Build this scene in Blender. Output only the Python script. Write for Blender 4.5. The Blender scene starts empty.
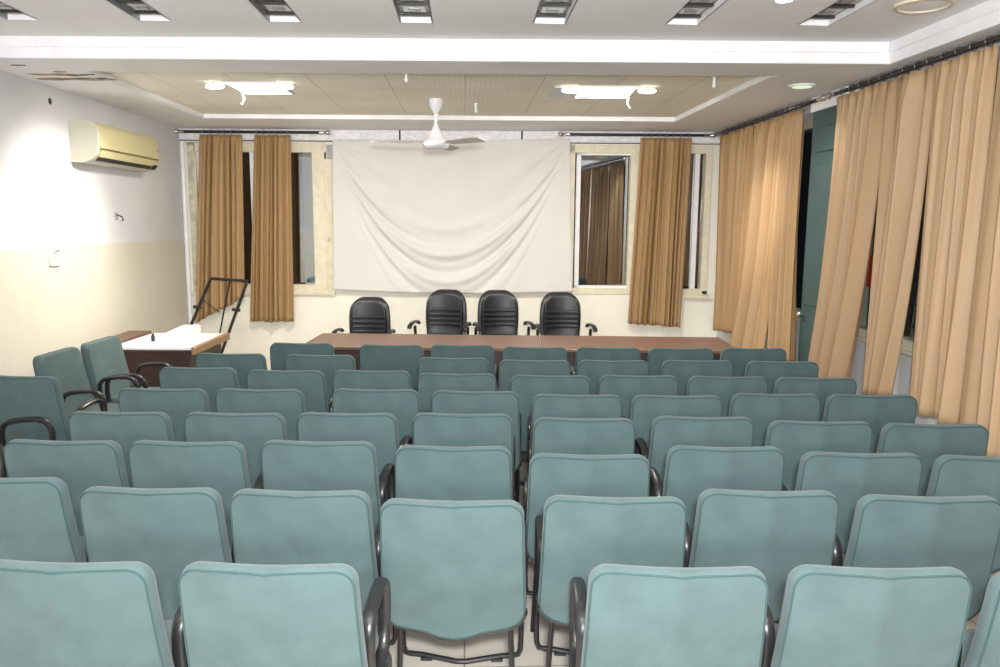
import bpy, bmesh, math, random
from math import sin, cos, pi, radians, atan, tan, exp, sqrt
from mathutils import Vector, Matrix
random.seed(7)
S = bpy.context.scene
COL = S.collection
# ------------------------------------------------------------------ camera
cd = bpy.data.cameras.new('camera'); cam = bpy.data.objects.new('camera', cd); COL.objects.link(cam)
cd.sensor_width = 36.0; cd.lens = 770 * 36.0 / 1000.0; cd.clip_start = 0.05; cd.clip_end = 60
_a, _p, _r = radians(2.640), radians(8.292), radians(0.45)
_R = Vector((cos(_a), -sin(_a), 0)); _F = Vector((sin(_a)*cos(_p), cos(_a)*cos(_p), -sin(_p))); _U = _R.cross(_F)
_Rr = _R*cos(_r) + _U*sin(_r); _Ur = _U*cos(_r) - _R*sin(_r)
m = Matrix((_Rr, _Ur, -_F)).transposed().to_4x4(); m.translation = Vector((0, 0, 1.855))
cam.matrix_world = m
S.camera = cam
# ------------------------------------------------------------------ world, exposure, lights
w = bpy.data.worlds.new('night'); S.world = w; w.use_nodes = True
w.node_tree.nodes['Background'].inputs[0].default_value = (0.03, 0.035, 0.05, 1)
w.node_tree.nodes['Background'].inputs[1].default_value = 0.12
S.view_settings.view_transform = 'Standard'; S.view_settings.look = 'None'
S.view_settings.gamma = 1; S.view_settings.use_curve_mapping = False
S.view_settings.exposure = 0.7

def light(name, kind, loc, target, energy, color=(1, 1, 1), size=0.3, size_y=None, spot=None, blend=0.6):
    l = bpy.data.lights.new(name, kind); o = bpy.data.objects.new(name, l); COL.objects.link(o)
    o.location = loc; l.energy = energy; l.color = color
    d = Vector(target) - Vector(loc)
    o.rotation_euler = d.to_track_quat('-Z', 'Y').to_euler()
    if kind == 'AREA':
        l.shape = 'RECTANGLE'; l.size = size; l.size_y = size_y or size
    else:
        l.shadow_soft_size = size
        if kind == 'SPOT': l.spot_size = radians(spot); l.spot_blend = blend
    return o
WARM = (1.0, 0.945, 0.84)
light('camera_flash', 'AREA', (0.05, -0.12, 2.1), (0.1, 7.0, 1.95), 150, (0.97, 0.98, 1.0), 0.22, 0.16)
light('rear_fill_light', 'AREA', (-0.2, -2.45, 2.2), (-0.2, 4.0, 2.7), 110, (1, .98, .95), 4.5, 0.5)  # unseen fill light added behind the camera to brighten the ceiling
light('tray_downlights', 'AREA', (-0.2, 1.2, 3.04), (-0.2, 1.25, 0.0), 30, (1, .98, .94), 3.6, 0.5)
light('panel_light', 'AREA', (-1.75, 6.88, 2.935), (-1.75, 7.35, 0), 50, WARM, 0.42, 0.5)
light('panel_light', 'AREA', (1.20, 6.80, 2.935), (1.20, 7.3, 0), 50, WARM, 0.42, 0.5)
light('bulb_light', 'SPOT', (-2.05, 6.62, 2.90), (-3.35, 6.62, 1.55), 150, WARM, 0.05, None, 78, 0.95)
light('bulb_light', 'SPOT', (1.55, 6.58, 2.90), (2.9, 7.45, 1.95), 90, WARM, 0.04, None, 36, 1.0)
light('downlight_lamp', 'SPOT', (2.62, 6.1, 2.90), (2.75, 6.4, 0), 18, (0.95, 1, 0.85), 0.04, None, 110, 0.7)

# ------------------------------------------------------------------ materials
def _n(nt, t, x=0, y=0):
    n = nt.nodes.new(t); n.location = (x, y); return n
def mat(name, col, rough=0.6, metal=0.0, var=0.0, scale=8.0, bump=0.0, bscale=200.0, col2=None, stretch=None,
        sheen=0.0, emit=None, estr=0.0, spec=0.5):
    m = bpy.data.materials.new(name); m.use_nodes = True; nt = m.node_tree
    b = nt.nodes['Principled BSDF']
    b.inputs['Base Color'].default_value = (*col, 1); b.inputs['Roughness'].default_value = rough
    b.inputs['Metallic'].default_value = metal; b.inputs['Specular IOR Level'].default_value = spec
    if sheen: b.inputs['Sheen Weight'].default_value = sheen
    if emit: b.inputs['Emission Color'].default_value = (*emit, 1); b.inputs['Emission Strength'].default_value = estr
    tc = _n(nt, 'ShaderNodeTexCoord'); vec = tc.outputs['Object']
    if stretch:
        mp = _n(nt, 'ShaderNodeMapping'); mp.inputs['Scale'].default_value = stretch
        nt.links.new(vec, mp.inputs['Vector']); vec = mp.outputs['Vector']
    if var or col2:
        nz = _n(nt, 'ShaderNodeTexNoise'); nz.inputs['Scale'].default_value = scale; nz.inputs['Detail'].default_value = 5
        nt.links.new(vec, nz.inputs['Vector'])
        cr = _n(nt, 'ShaderNodeValToRGB'); nt.links.new(nz.outputs['Fac'], cr.inputs['Fac'])
        c2 = col2 or tuple(c*(1-var) for c in col)
        cr.color_ramp.elements[0].position = 0.35; cr.color_ramp.elements[1].position = 0.68
        cr.color_ramp.elements[0].color = (*c2, 1); cr.color_ramp.elements[1].color = (*[min(1, c*(1+var*.4)) for c in col], 1)
        nt.links.new(cr.outputs['Color'], b.inputs['Base Color'])
    if bump:
        nb = _n(nt, 'ShaderNodeTexNoise'); nb.inputs['Scale'].default_value = bscale; nb.inputs['Detail'].default_value = 3
        nt.links.new(tc.outputs['Object'], nb.inputs['Vector'])
        bp = _n(nt, 'ShaderNodeBump'); bp.inputs['Strength'].default_value = bump; bp.inputs['Distance'].default_value = 0.01
        nt.links.new(nb.outputs['Fac'], bp.inputs['Height']); nt.links.new(bp.outputs['Normal'], b.inputs['Normal'])
    return m

M = {}
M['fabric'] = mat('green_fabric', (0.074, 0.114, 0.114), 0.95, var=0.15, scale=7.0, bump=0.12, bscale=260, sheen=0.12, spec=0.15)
M['piping'] = mat('green_piping', (0.04, 0.075, 0.075), 0.9, spec=0.2)
M['black_plastic'] = mat('black_plastic', (0.018, 0.017, 0.018), 0.32, var=0.3, scale=30)
M['black_metal'] = mat('black_metal', (0.012, 0.012, 0.013), 0.4, spec=0.5)
M['leather'] = mat('black_leather', (0.012, 0.013, 0.016), 0.42, bump=0.15, bscale=180)
M['gold'] = mat('gold_curtain_fabric', (0.365, 0.228, 0.108), 0.5, var=0.025, scale=2.0, stretch=(3, 3, 1), bump=0.08, bscale=350, spec=0.35)
M['gold_pale'] = mat('pale_gold_curtain_fabric', (0.40, 0.265, 0.148), 0.52, var=0.03, scale=2.0, stretch=(3, 3, 1), bump=0.08, bscale=350, spec=0.35)
M['white_wall'] = mat('white_wall_paint', (0.62, 0.62, 0.64), 0.8, var=0.05, scale=2.0)
M['cream_wall'] = mat('cream_wall_paint', (0.60, 0.565, 0.475), 0.7, var=0.04, scale=2.0)
M['stage_wall'] = mat('pale_cream_wall_paint', (0.82, 0.79, 0.69), 0.7, var=0.05, scale=2.5)
M['white_ceiling'] = mat('white_ceiling_paint', (0.82, 0.82, 0.83), 0.85, var=0.05, scale=1.5)
M['white_trim'] = mat('white_gloss_trim', (0.82, 0.82, 0.84), 0.5, var=0.06, scale=6)
M['board'] = mat('worn_white_board', (0.84, 0.83, 0.86), 0.7, var=0.16, scale=14, stretch=(1, 1, 3))
M['cream_frame'] = mat('cream_window_paint', (0.72, 0.66, 0.50), 0.55, var=0.10, scale=12)
M['dirty_frame'] = mat('stained_window_paint', (0.62, 0.58, 0.45), 0.6, var=0.35, scale=10)
M['grey_alu'] = mat('grey_aluminium', (0.42, 0.46, 0.50), 0.4, metal=0.3)
M['cloth'] = mat('white_cloth', (0.67, 0.65, 0.625), 0.9, bump=0.05, bscale=400, var=.03, scale=3, spec=0.2)
M['table_wood'] = mat('brown_laminate', (0.185, 0.105, 0.075), 0.42, col2=(0.135, 0.072, 0.05), scale=5, stretch=(1, 14, 14))
M['table_dark'] = mat('dark_brown_laminate', (0.040, 0.018, 0.013), 0.5, var=0.3, scale=5, stretch=(1, 1, 8))
M['light_wood'] = mat('light_wood_edge', (0.30, 0.18, 0.085), 0.5, var=0.25, scale=8, stretch=(8, 1, 8))
M['white_top'] = mat('white_laminate', (0.80, 0.80, 0.80), 0.35)
M['ac'] = mat('yellowed_plastic', (0.52, 0.475, 0.27), 0.4, var=0.05, scale=3)
M['ac_side'] = mat('off_white_plastic', (0.52, 0.50, 0.41), 0.4)
M['dark'] = mat('dark_slot', (0.02, 0.018, 0.012), 0.7)
M['ac_line'] = mat('brown_seam', (0.20, 0.16, 0.06), 0.6)
M['teal'] = mat('teal_paint', (0.035, 0.075, 0.075), 0.5, var=0.12, scale=4)
M['fan'] = mat('white_enamel', (0.74, 0.73, 0.77), 0.35)
M['fan_blade'] = mat('dusty_white_blade', (0.55, 0.50, 0.47), 0.5, var=0.15, scale=10)
M['chrome'] = mat('steel', (0.62, 0.60, 0.56), 0.25, metal=1.0)
M['fixture'] = mat('fixture_metal', (0.30, 0.31, 0.31), 0.35, metal=0.6, var=0.3, scale=25)
M['fixture_dark'] = mat('fixture_dark_metal', (0.05, 0.05, 0.05), 0.4, metal=0.5)
M['fixture_light'] = mat('fixture_reflector', (0.58, 0.59, 0.59), 0.3, metal=0.5)
M['lamp'] = mat('lit_diffuser', (1, 1, 1), 0.5, emit=(1, 0.97, 0.86), estr=4)
M['bulb'] = mat('lit_bulb', (1, 1, 1), 0.5, emit=(1, 0.97, 0.80), estr=2.5)
M['green_lamp'] = mat('lit_green_glass', (.8, 1, .8), 0.5, emit=(0.55, 1.0, 0.42), estr=0.55)
M['beige'] = mat('beige_plastic', (0.62, 0.55, 0.42), 0.5)
M['switch'] = mat('switch_plastic', (0.70, 0.68, 0.60), 0.35)
M['stain'] = mat('dark_hole', (0.03, 0.025, 0.02), 0.9)
M['rust'] = mat('brown_damp_stain', (0.45, 0.36, 0.24), 0.9, var=0.4, scale=12)
M['red'] = mat('red_panel', (0.55, 0.03, 0.015), 0.6)
M['grey_box'] = mat('grey_plastic', (0.36, 0.37, 0.38), 0.5, var=0.2, scale=40)

def floor_mat():
    m = bpy.data.materials.new('beige_floor_tiles'); m.use_nodes = True; nt = m.node_tree; b = nt.nodes['Principled BSDF']
    tc = _n(nt, 'ShaderNodeTexCoord'); br = _n(nt, 'ShaderNodeTexBrick')
    br.offset = 0; br.inputs['Scale'].default_value = 1.0
    br.inputs['Brick Width'].default_value = 0.6; br.inputs['Row Height'].default_value = 0.6
    br.inputs['Mortar Size'].default_value = 0.0035
    br.inputs['Color1'].default_value = (0.56, 0.51, 0.44, 1); br.inputs['Color2'].default_value = (0.60, 0.55, 0.475, 1)
    br.inputs['Mortar'].default_value = (0.22, 0.19, 0.16, 1)
    nt.links.new(tc.outputs['Object'], br.inputs['Vector']); nt.links.new(br.outputs['Color'], b.inputs['Base Color'])
    b.inputs['Roughness'].default_value = 0.3
    return m
M['floor'] = floor_mat()

def tile_mat():
    """perforated off-white acoustic tiles: 0.6 m grid with seams, fine holes and damp stains"""
    m = bpy.data.materials.new('perforated_ceiling_tile'); m.use_nodes = True; nt = m.node_tree; b = nt.nodes['Principled BSDF']
    b.inputs['Roughness'].default_value = 0.85
    tc = _n(nt, 'ShaderNodeTexCoord')
    nz = _n(nt, 'ShaderNodeTexNoise'); nz.inputs['Scale'].default_value = 1.6; nz.inputs['Detail'].default_value = 6
    nt.links.new(tc.outputs['Object'], nz.inputs['Vector'])
    cr = _n(nt, 'ShaderNodeValToRGB'); nt.links.new(nz.outputs['Fac'], cr.inputs['Fac'])
    cr.color_ramp.elements[0].position = .3; cr.color_ramp.elements[0].color = (.78, .75, .64, 1)
    cr.color_ramp.elements[1].position = .65; cr.color_ramp.elements[1].color = (.86, .84, .75, 1)
    def brick(wid, hgt, mort):
        br = _n(nt, 'ShaderNodeTexBrick'); br.offset = 0; br.inputs['Scale'].default_value = 1
        br.inputs['Brick Width'].default_value = wid; br.inputs['Row Height'].default_value = hgt; br.inputs['Mortar Size'].default_value = mort
        br.inputs['Color1'].default_value = br.inputs['Color2'].default_value = (1, 1, 1, 1); br.inputs['Mortar'].default_value = (0, 0, 0, 1)
        nt.links.new(tc.outputs['Object'], br.inputs['Vector']); return br
    seam = brick(0.62, 0.62, 0.006)
    mx = _n(nt, 'ShaderNodeMixRGB'); mx.inputs[1].default_value = (.66, .63, .54, 1)
    nt.links.new(seam.outputs['Color'], mx.inputs[0]); nt.links.new(cr.outputs['Color'], mx.inputs[2])
    vo = _n(nt, 'ShaderNodeTexVoronoi'); vo.inputs['Scale'].default_value = 24; vo.inputs['Randomness'].default_value = 0
    nt.links.new(tc.outputs['Object'], vo.inputs['Vector'])
    lt = _n(nt, 'ShaderNodeMath'); lt.operation = 'LESS_THAN'; lt.inputs[1].default_value = 0.2
    nt.links.new(vo.outputs['Distance'], lt.inputs[0])
    n2 = _n(nt, 'ShaderNodeTexNoise'); n2.inputs['Scale'].default_value = 0.9
    nt.links.new(tc.outputs['Object'], n2.inputs['Vector'])
    gt = _n(nt, 'ShaderNodeMath'); gt.operation = 'MULTIPLY'; nt.links.new(lt.outputs[0], gt.inputs[0]); nt.links.new(n2.outputs['Fac'], gt.inputs[1])
    m2 = _n(nt, 'ShaderNodeMixRGB'); m2.inputs[2].default_value = (.34, .31, .24, 1)
    nt.links.new(gt.outputs[0], m2.inputs[0]); nt.links.new(mx.outputs['Color'], m2.inputs[1])
    nt.links.new(m2.outputs['Color'], b.inputs['Base Color'])
    return m
M['tile'] = tile_mat()

def glass_mat(fac=.38):
    m = bpy.data.materials.new('window_glass'); m.use_nodes = True; nt = m.node_tree
    for n in list(nt.nodes):
        if n.type == 'BSDF_PRINCIPLED': nt.nodes.remove(n)
    out = [n for n in nt.nodes if n.type == 'OUTPUT_MATERIAL'][0]
    t = _n(nt, 'ShaderNodeBsdfTransparent'); g = _n(nt, 'ShaderNodeBsdfGlossy'); x = _n(nt, 'ShaderNodeMixShader')
    t.inputs[0].default_value = (.75, .8, .8, 1); g.inputs['Roughness'].default_value = 0.01; g.inputs[0].default_value = (1, 1, 1, 1)
    x.inputs[0].default_value = fac
    nt.links.new(t.outputs[0], x.inputs[1]); nt.links.new(g.outputs[0], x.inputs[2]); nt.links.new(x.outputs[0], out.inputs['Surface'])
    return m
M['glass'] = glass_mat(); M['side_glass'] = glass_mat(.06)

# ------------------------------------------------------------------ mesh builder
class MB:
    def __init__(s, tf=None): s.v = []; s.f = []; s.tf = tf
    def add(s, vs, fs, mtx=None):
        o = len(s.v)
        for p in vs:
            p = Vector(p)
            if mtx: p = mtx @ p
            s.v.append(p)
        s.f += [tuple(i+o for i in f) for f in fs]; return s
    def box(s, lo, hi, bev=0.0, mtx=None, seg=1):
        bm = bmesh.new(); bmesh.ops.create_cube(bm, size=1)
        for v in bm.verts:
            v.co = Vector([(lo[i]+hi[i])/2 + v.co[i]*(hi[i]-lo[i]) for i in range(3)])
        if bev: bmesh.ops.bevel(bm, geom=bm.edges[:], offset=bev, segments=seg, profile=.5, affect='EDGES')
        bm.verts.index_update()
        s.add([v.co.copy() for v in bm.verts], [[v.index for v in f.verts] for f in bm.faces], mtx); bm.free(); return s
    def tube(s, path, r, n=8, closed=False, cap=True, flat=None):
        """r: radius or (rn, rb) half sizes across; flat: reference vector for rb"""
        P = [Vector(p) for p in path]; k = len(P); vs = []; fs = []
        ref = Vector(flat) if flat else None; prev = None
        for i, p in enumerate(P):
            if closed: t = P[(i+1) % k] - P[i-1]
            else: t = P[min(i+1, k-1)] - P[max(i-1, 0)]
            t.normalize()
            if ref is not None:
                b = ref - t*ref.dot(t); b.normalize()
            else:
                if prev is None:
                    b = t.cross(Vector((0, 0, 1)))
                    if b.length < .05: b = t.cross(Vector((1, 0, 0)))
                else: b = prev - t*prev.dot(t)
                b.normalize(); prev = b
            a = b.cross(t)
            ra, rb = (r if isinstance(r, tuple) else (r, r)) if not isinstance(r, list) else (r[i], r[i])
            for j in range(n):
                th = 2*pi*j/n; vs.append(p + a*ra*cos(th) + b*rb*sin(th))
        for i in range(k if closed else k-1):
            for j in range(n):
                a0 = i*n+j; a1 = i*n+(j+1) % n; b0 = ((i+1) % k)*n+j; b1 = ((i+1) % k)*n+(j+1) % n
                fs.append((a0, a1, b1, b0))
        if cap and not closed:
            fs.append(tuple(range(n))[::-1]); fs.append(tuple((k-1)*n+j for j in range(n)))
        return s.add(vs, fs)
    def lathe(s, prof, n=24, mtx=None):
        vs = []; fs = []; k = len(prof)
        for r, z in prof:
            for j in range(n): vs.append((r*cos(2*pi*j/n), r*sin(2*pi*j/n), z))
        for i in range(k-1):
            for j in range(n): fs.append((i*n+j, i*n+(j+1) % n, (i+1)*n+(j+1) % n, (i+1)*n+j))
        fs.append(tuple(range(n))[::-1]); fs.append(tuple((k-1)*n+j for j in range(n)))
        return s.add(vs, fs, mtx)
    def prism(s, poly, z0, z1, mtx=None):
        n = len(poly); vs = [(x, y, z0) for x, y in poly] + [(x, y, z1) for x, y in poly]
        fs = [tuple(range(n))[::-1], tuple(range(n, 2*n))] + [(i, (i+1) % n, n+(i+1) % n, n+i) for i in range(n)]
        return s.add(vs, fs, mtx)
    def grid(s, fn, nu, nv):
        vs = [fn(i/nu, j/nv) for j in range(nv+1) for i in range(nu+1)]
        fs = [(j*(nu+1)+i, j*(nu+1)+i+1, (j+1)*(nu+1)+i+1, (j+1)*(nu+1)+i) for j in range(nv) for i in range(nu)]
        return s.add(vs, fs)
    def build(s, name, m, parent=None, smooth=False, loc=None, kind=None):
        me = bpy.data.meshes.new(name)
        vs = [Vector(s.tf(*p)) if s.tf else p for p in s.v]
        if loc is not None: vs = [p - Vector(loc) for p in vs]
        me.from_pydata([tuple(p) for p in vs], [], s.f); me.update()
        bm = bmesh.new(); bm.from_mesh(me); bmesh.ops.recalc_face_normals(bm, faces=bm.faces[:]); bm.to_mesh(me); bm.free()
        if smooth:
            for p in me.polygons: p.use_smooth = True
            if smooth != 'all':
                try: me.set_sharp_from_angle(angle=radians(38))
                except Exception: pass
        o = bpy.data.objects.new(name, me); COL.objects.link(o)
        me.materials.append(M[m] if isinstance(m, str) else m)
        if parent is not None: o.parent = parent
        if loc is not None: o.location = loc
        if kind: o['kind'] = kind
        return o

def tag(o, label, cat, group=None):
    o['label'] = label; o['category'] = cat
    if group: o['group'] = group
    return o
def thing(name, label, cat, loc=(0, 0, 0), rz=0.0, group=None):
    o = bpy.data.objects.new(name, None); COL.objects.link(o); o.empty_display_size = .1
    o.location = loc; o.rotation_euler = (0, 0, rz); return tag(o, label, cat, group)
def copy_tree(o, parent=None):
    c = o.copy(); COL.objects.link(c)
    if parent is not None: c.parent = parent
    for ch in list(o.children): copy_tree(ch, c)
    return c
def struct(mb, name, m, **k): return mb.build(name, m, kind='structure', **k)

# ------------------------------------------------------------------ setting
LX, RX, RY = -3.40, 3.10, -2.6       # left wall, right wall, rear wall
SK = -0.05                            # the stage wall and beam run slightly askew
def bk(x, d, z): return (x, 9.42 + SK*x - d, z)          # d = distance in front of the stage wall
def bm_(x, d, z): return (x, 5.42 + SK*x + d, z)         # d = distance beyond the beam face
TOP = 3.30
struct(MB().box((LX-.15, RY-.15, -.08), (RX+.15, 9.9, 0)), 'floor', 'floor')
dz = 1.615
wl = struct(MB().box((LX-.15, RY, dz), (LX, 9.75, TOP)), 'wall_left', 'white_wall')
MB().box((LX-.15, RY, 0), (LX, 9.75, dz)).build('dado', 'cream_wall', wl)
struct(MB().box((LX-.15, RY-.15, 0), (RX+.15, RY, TOP)), 'wall_rear', 'white_wall')
# stage wall with two window openings
W1 = (-3.32, -1.66, 0.98, 2.76); W2 = (1.24, 2.90, 0.98, 2.76)
b = MB(bk)
b.box((LX-.05, -.15, 0), (RX+.1, 0, .98)); b.box((LX-.05, -.15, 2.76), (RX+.1, 0, TOP))
b.box((LX-.05, -.15, .98), (W1[0], 0, 2.76)); b.box((W1[1], -.15, .98), (W2[0], 0, 2.76)); b.box((W2[1], -.15, .98), (RX+.1, 0, 2.76))
struct(b, 'wall_back', 'stage_wall')
# right wall with two window openings
W3 = (6.72, 9.0); W4 = (3.3, 6.05)
b = MB()
b.box((RX, RY, 0), (RX+.15, 9.5, .98)); b.box((RX, RY, 2.78), (RX+.15, 9.5, TOP))
b.box((RX, RY, .98), (RX+.15, W4[0], 2.78)); b.box((RX, W4[1], .98), (RX+.15, W3[0], 2.78)); b.box((RX, W3[1], .98), (RX+.15, 9.5, 2.78))
struct(b, 'wall_right', 'white_wall')

# slots in the tray ceiling
SLOTS = [-2.72, -1.905, -1.105, -0.30, 0.515, 1.33, 2.135]; SW = 0.095
S0Y, S1Y = 3.75, 4.97
TZ, SZ, RZc = 3.06, 2.92, 2.965
b = MB()
def ty(x): return 5.42 + SK*x
xs = [LX] + sum([[x-SW, x+SW] for x in SLOTS], []) + [2.87]
for i in range(0, len(xs)-1):
    x0, x1 = xs[i], xs[i+1]
    if i % 2 == 0:
        b.prism([(x0, RY), (x1, RY), (x1, ty(x1)), (x0, ty(x0))], TZ, TZ+.012)
    else:
        c = (x0+x1)/2; e = S1Y + SK*c
        b.prism([(x0, RY), (x1, RY), (x1, S0Y), (x0, S0Y)], TZ, TZ+.012)
        b.prism([(x0, e), (x1, e), (x1, ty(x1)), (x0, ty(x0))], TZ, TZ+.012)
ceil = struct(b, 'ceiling', 'white_ceiling')
struct(MB().box((LX-.15, RY-.15, TOP), (RX+.15, 9.9, TOP+.1)), 'ceiling_slab', 'white_ceiling')
# right bulkhead above the curtains
b = MB(); b.prism([(2.87, RY), (RX, RY), (RX, ty(RX)), (2.87, ty(2.87))], SZ, TOP)
struct(b, 'trim_bulkhead', 'white_trim')
# stepped cornice where tray meets the beam and the bulkhead
b = MB(bm_); b.box((LX, -.03, TZ-.07), (2.84, 0, TZ+.01), .006); b.box((LX, -.022, SZ), (2.87, 0.002, TZ-.065), .004)
struct(b, 'trim_1', 'white_trim')
b = MB(); b.box((2.835, RY, TZ-.07), (2.87, ty(2.85)-.03, TZ+.01), .006); b.box((2.845, RY, SZ-.001), (2.872, ty(2.85)-.01, TZ-.065), .004)
struct(b, 'trim_2', 'white_trim')
# soffit ring round the tiled recess
RCL, RCR, RCF, RCB = -2.80, 2.28, 5.86, 8.50
b = MB()
def q(x, y): return (x, y + SK*x)
yb = 9.42
b.prism([q(LX, 5.42), q(RX, 5.42), q(RX, RCF), q(LX, RCF)], SZ, TOP-.002)
b.prism([q(LX, RCB), q(RX, RCB), q(RX, yb), q(LX, yb)], SZ, TOP-.002)
b.prism([q(LX, RCF), q(RCL, RCF), q(RCL, RCB), q(LX, RCB)], SZ, TOP-.002)
b.prism([q(RCR, RCF), q(RX, RCF), q(RX, RCB), q(RCR, RCB)], SZ, TOP-.002)
struct(b, 'ceiling_soffit', 'white_ceiling')
tiles = MB(); tiles.prism([q(RCL, RCF), q(RCR, RCF), q(RCR, RCB), q(RCL, RCB)], RZc, RZc+.01)
struct(tiles, 'ceiling_tiles', 'tile')
b = MB(lambda x, y, z: (x, y+SK*x, z))
b.box((RCL, RCB-.05, SZ-.002), (RCR, RCB+.0, RZc), .004); b.box((RCR-.05, RCF, SZ-.002), (RCR, RCB-.04, RZc), .004)
b.box((RCL, RCF, SZ+.004), (RCL+.02, RCB-.05, RZc), .003)
struct(b, 'trim_3', 'white_trim')
# damp stains and a hole near the left corner of the soffit
b = MB()
for (x, y, rx, ry) in [(-3.15, 5.80, .05, .012), (-2.98, 6.03, .045, .012), (-2.93, 6.16, .06, .016), (-2.82, 6.12, .05, .012), (-2.80, 6.28, .04, .018), (-2.95, 6.3, .05, .014)]:
    b.prism([(x+rx*cos(t*pi/5)*(1+.25*sin(3*t)), y+ry*sin(t*pi/5)*(1+.3*cos(2*t))) for t in range(10)], SZ-.003, SZ+.001)
struct(b, 'trim_stain', 'stain')
b = MB()
for (x, y, rx, ry) in [(-3.05, 6.15, .22, .05), (-2.95, 6.32, .25, .06), (-3.2, 6.35, .12, .05)]:
    b.prism([(x+rx*cos(t*pi/8)*(1+.2*sin(3*t)), y+ry*sin(t*pi/8)*(1+.25*cos(2*t))) for t in range(16)], SZ-.0015, SZ+.001)
struct(b, 'trim_damp', 'rust')

# white boards over the windows, with dark seams
b = MB(bk); b.box((LX, 0.0, 2.785), (RX, .012, SZ))
for x0, x1 in [(-3.35, -.785), (-.765, .665), (.685, 3.05)]: b.box((x0, .01, 2.80), (x1, .028, SZ-.004), .003)
struct(b, 'trim_4', 'board')
b = MB(bk); b.box((-.786, .008, 2.80), (-.764, .024, SZ-.004)); b.box((.664, .008, 2.80), (.686, .024, SZ-.004)); b.box((LX, .0, 2.778), (RX, .02, 2.788))
struct(b, 'trim_5', 'dark')
# white conduit in the left corner
b = MB(); p = bk(-3.37, .03, 0); b.tube([(p[0], p[1], .0), (p[0], p[1], 2.77)], .027, 12)
struct(b, 'trim_conduit', 'white_trim', smooth=True)

def win_frame(name, tf, parts, panes, sashes=(), gm='glass'):
    f = MB(tf)
    for lo, hi in parts: f.box(lo, hi, .004)
    root = struct(f, name, 'cream_frame')
    for m_, lo, hi in sashes: MB(tf).box(lo, hi, .004).build('sash', m_, root)
    for lo, hi in panes: MB(tf).box(lo, hi).build('pane', gm, root)
    return root
x0, x1, z0, z1 = W1
w1 = win_frame('window_1', bk, [((x0, -.12, z0), (x0+.10, .015, z1)), ((x1-.17, -.12, z0), (x1-.02, .02, z1)), ((x0, -.12, z0), (x1, .015, z0+.09)),
      ((x0, -.12, z1-.11), (x1, .015, z1)), ((x0-.02, .0, z0-.035), (x1+.08, .05, z0+.005))],
      [((-3.2, -.045, 1.09), (-2.6, -.04, 2.64)), ((-2.55, -.06, 1.09), (-1.84, -.055, 2.64))],
      [('white_trim', (-2.585, -.07, 1.05), (-2.535, -.02, 2.66)), ('grey_alu', (-1.965, -.10, 1.07), (-1.835, -.065, 2.65)), ('white_trim', (-3.225, -.06, 1.05), (-3.17, -.02, 2.66))])
MB(bk).box((-3.318, .012, z0+.01), (-3.24, .02, z1-.03), .003).build('stained_jamb', 'dirty_frame', w1)
MB(bk).box((-1.685, .0, z0-.04), (-1.60, .014, 2.58), .003).build('side_board', 'cream_frame', w1)
MB(bk).box((-1.668, .02, 1.60), (-1.645, .034, 1.64), .003).build('catch', 'chrome', w1)
x0, x1, z0, z1 = W2
w2 = win_frame('window_2', bk, [((x0, -.12, z0), (x0+.075, .015, z1)), ((x1-.03, -.12, z0), (x1+.05, .02, z1)), ((x0, -.12, z0), (x1, .015, z0+.075)),
      ((x0, -.12, z1-.09), (x1, .015, z1)), ((x0+.74, -.1, z0), (x0+.84, .0, z1)), ((2.50, -.005, z0-.04), (2.98, .06, z0+.005))],
      [((2.06, -.06, 1.08), (2.86, -.055, 2.66))],
      [('white_trim', (1.335, -.07, 1.045), (1.39, -.02, 2.69)), ('white_trim', (1.99, -.07, 1.045), (2.03, -.02, 2.69)), ('white_trim', (1.335, -.07, 2.645), (2.03, -.02, 2.69)),
       ('white_trim', (1.335, -.07, 1.045), (2.03, -.02, 1.085)), ('white_trim', (2.75, -.07, 1.045), (2.81, -.01, 2.69))])
MB(lambda x, y, z: bk(x, y-.015-(x-1.38)*.105, z)).box((1.37, -.045, 1.07), (2.06, -.041, 2.67)).build('pane', 'glass', w2)   # tilt added to the pane so it mirrors the right wall curtains
MB(bk).box((1.16, .0, 2.38), (1.175, .012, 2.66), .002).build('hinge', 'chrome', w2)
MB(bk).box((2.88, .05, 1.0), (2.93, .085, 1.035), .004).build('stay', 'dark', w2)
for nm, (y0, y1), mul in (('window_3', W3, (7.5, 8.3)), ('window_4', W4, (4.1, 4.75))):
    X = RX; parts = [((X-.01, y0, .98), (X+.12, y0+.07, 2.78)), ((X-.01, y1-.07, .98), (X+.12, y1, 2.78)), ((X-.01, y0, .98), (X+.12, y1, 1.05)), ((X-.01, y0, 2.70), (X+.12, y1, 2.78)), ((X-.035, y0-.04, .955), (X+.02, y1+.04, .985))]
    for mm in mul: parts.append(((X+.02, mm-.03, 1.0), (X+.09, mm+.03, 2.75)))
    edges = [y0+.06] + list(mul) + [y1-.06]
    win_frame(nm, None, parts, [((X+.05, a+.02, 1.04), (X+.055, c-.02, 2.71)) for a, c in zip(edges, edges[1:])], gm='side_glass')
# teal door leaf between the two curtained windows
d = struct(MB().box((2.985, 6.15, 0.0), (3.10, 6.68, 2.80), .004), 'door_1', 'teal')
b = MB()
for za, zb in ((.25, 1.0), (1.15, 2.35), (2.45, 2.66)):
    b.box((2.972, 6.24, za), (2.99, 6.59, zb), .008)
b.build('moulding', 'teal', d)
b = MB(); b.lathe([(.012, 0), (.014, .02), (.026, .03), (.028, .045), (.015, .058)], 14, Matrix.Translation((2.985, 6.62, 1.06)) @ Matrix.Rotation(-pi/2, 4, 'Y'))
b.build('knob', 'chrome', d, True)
struct(MB().box((2.975, 6.10, 2.80), (3.10, 6.72, SZ)), 'trim_6', 'white_trim')

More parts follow.
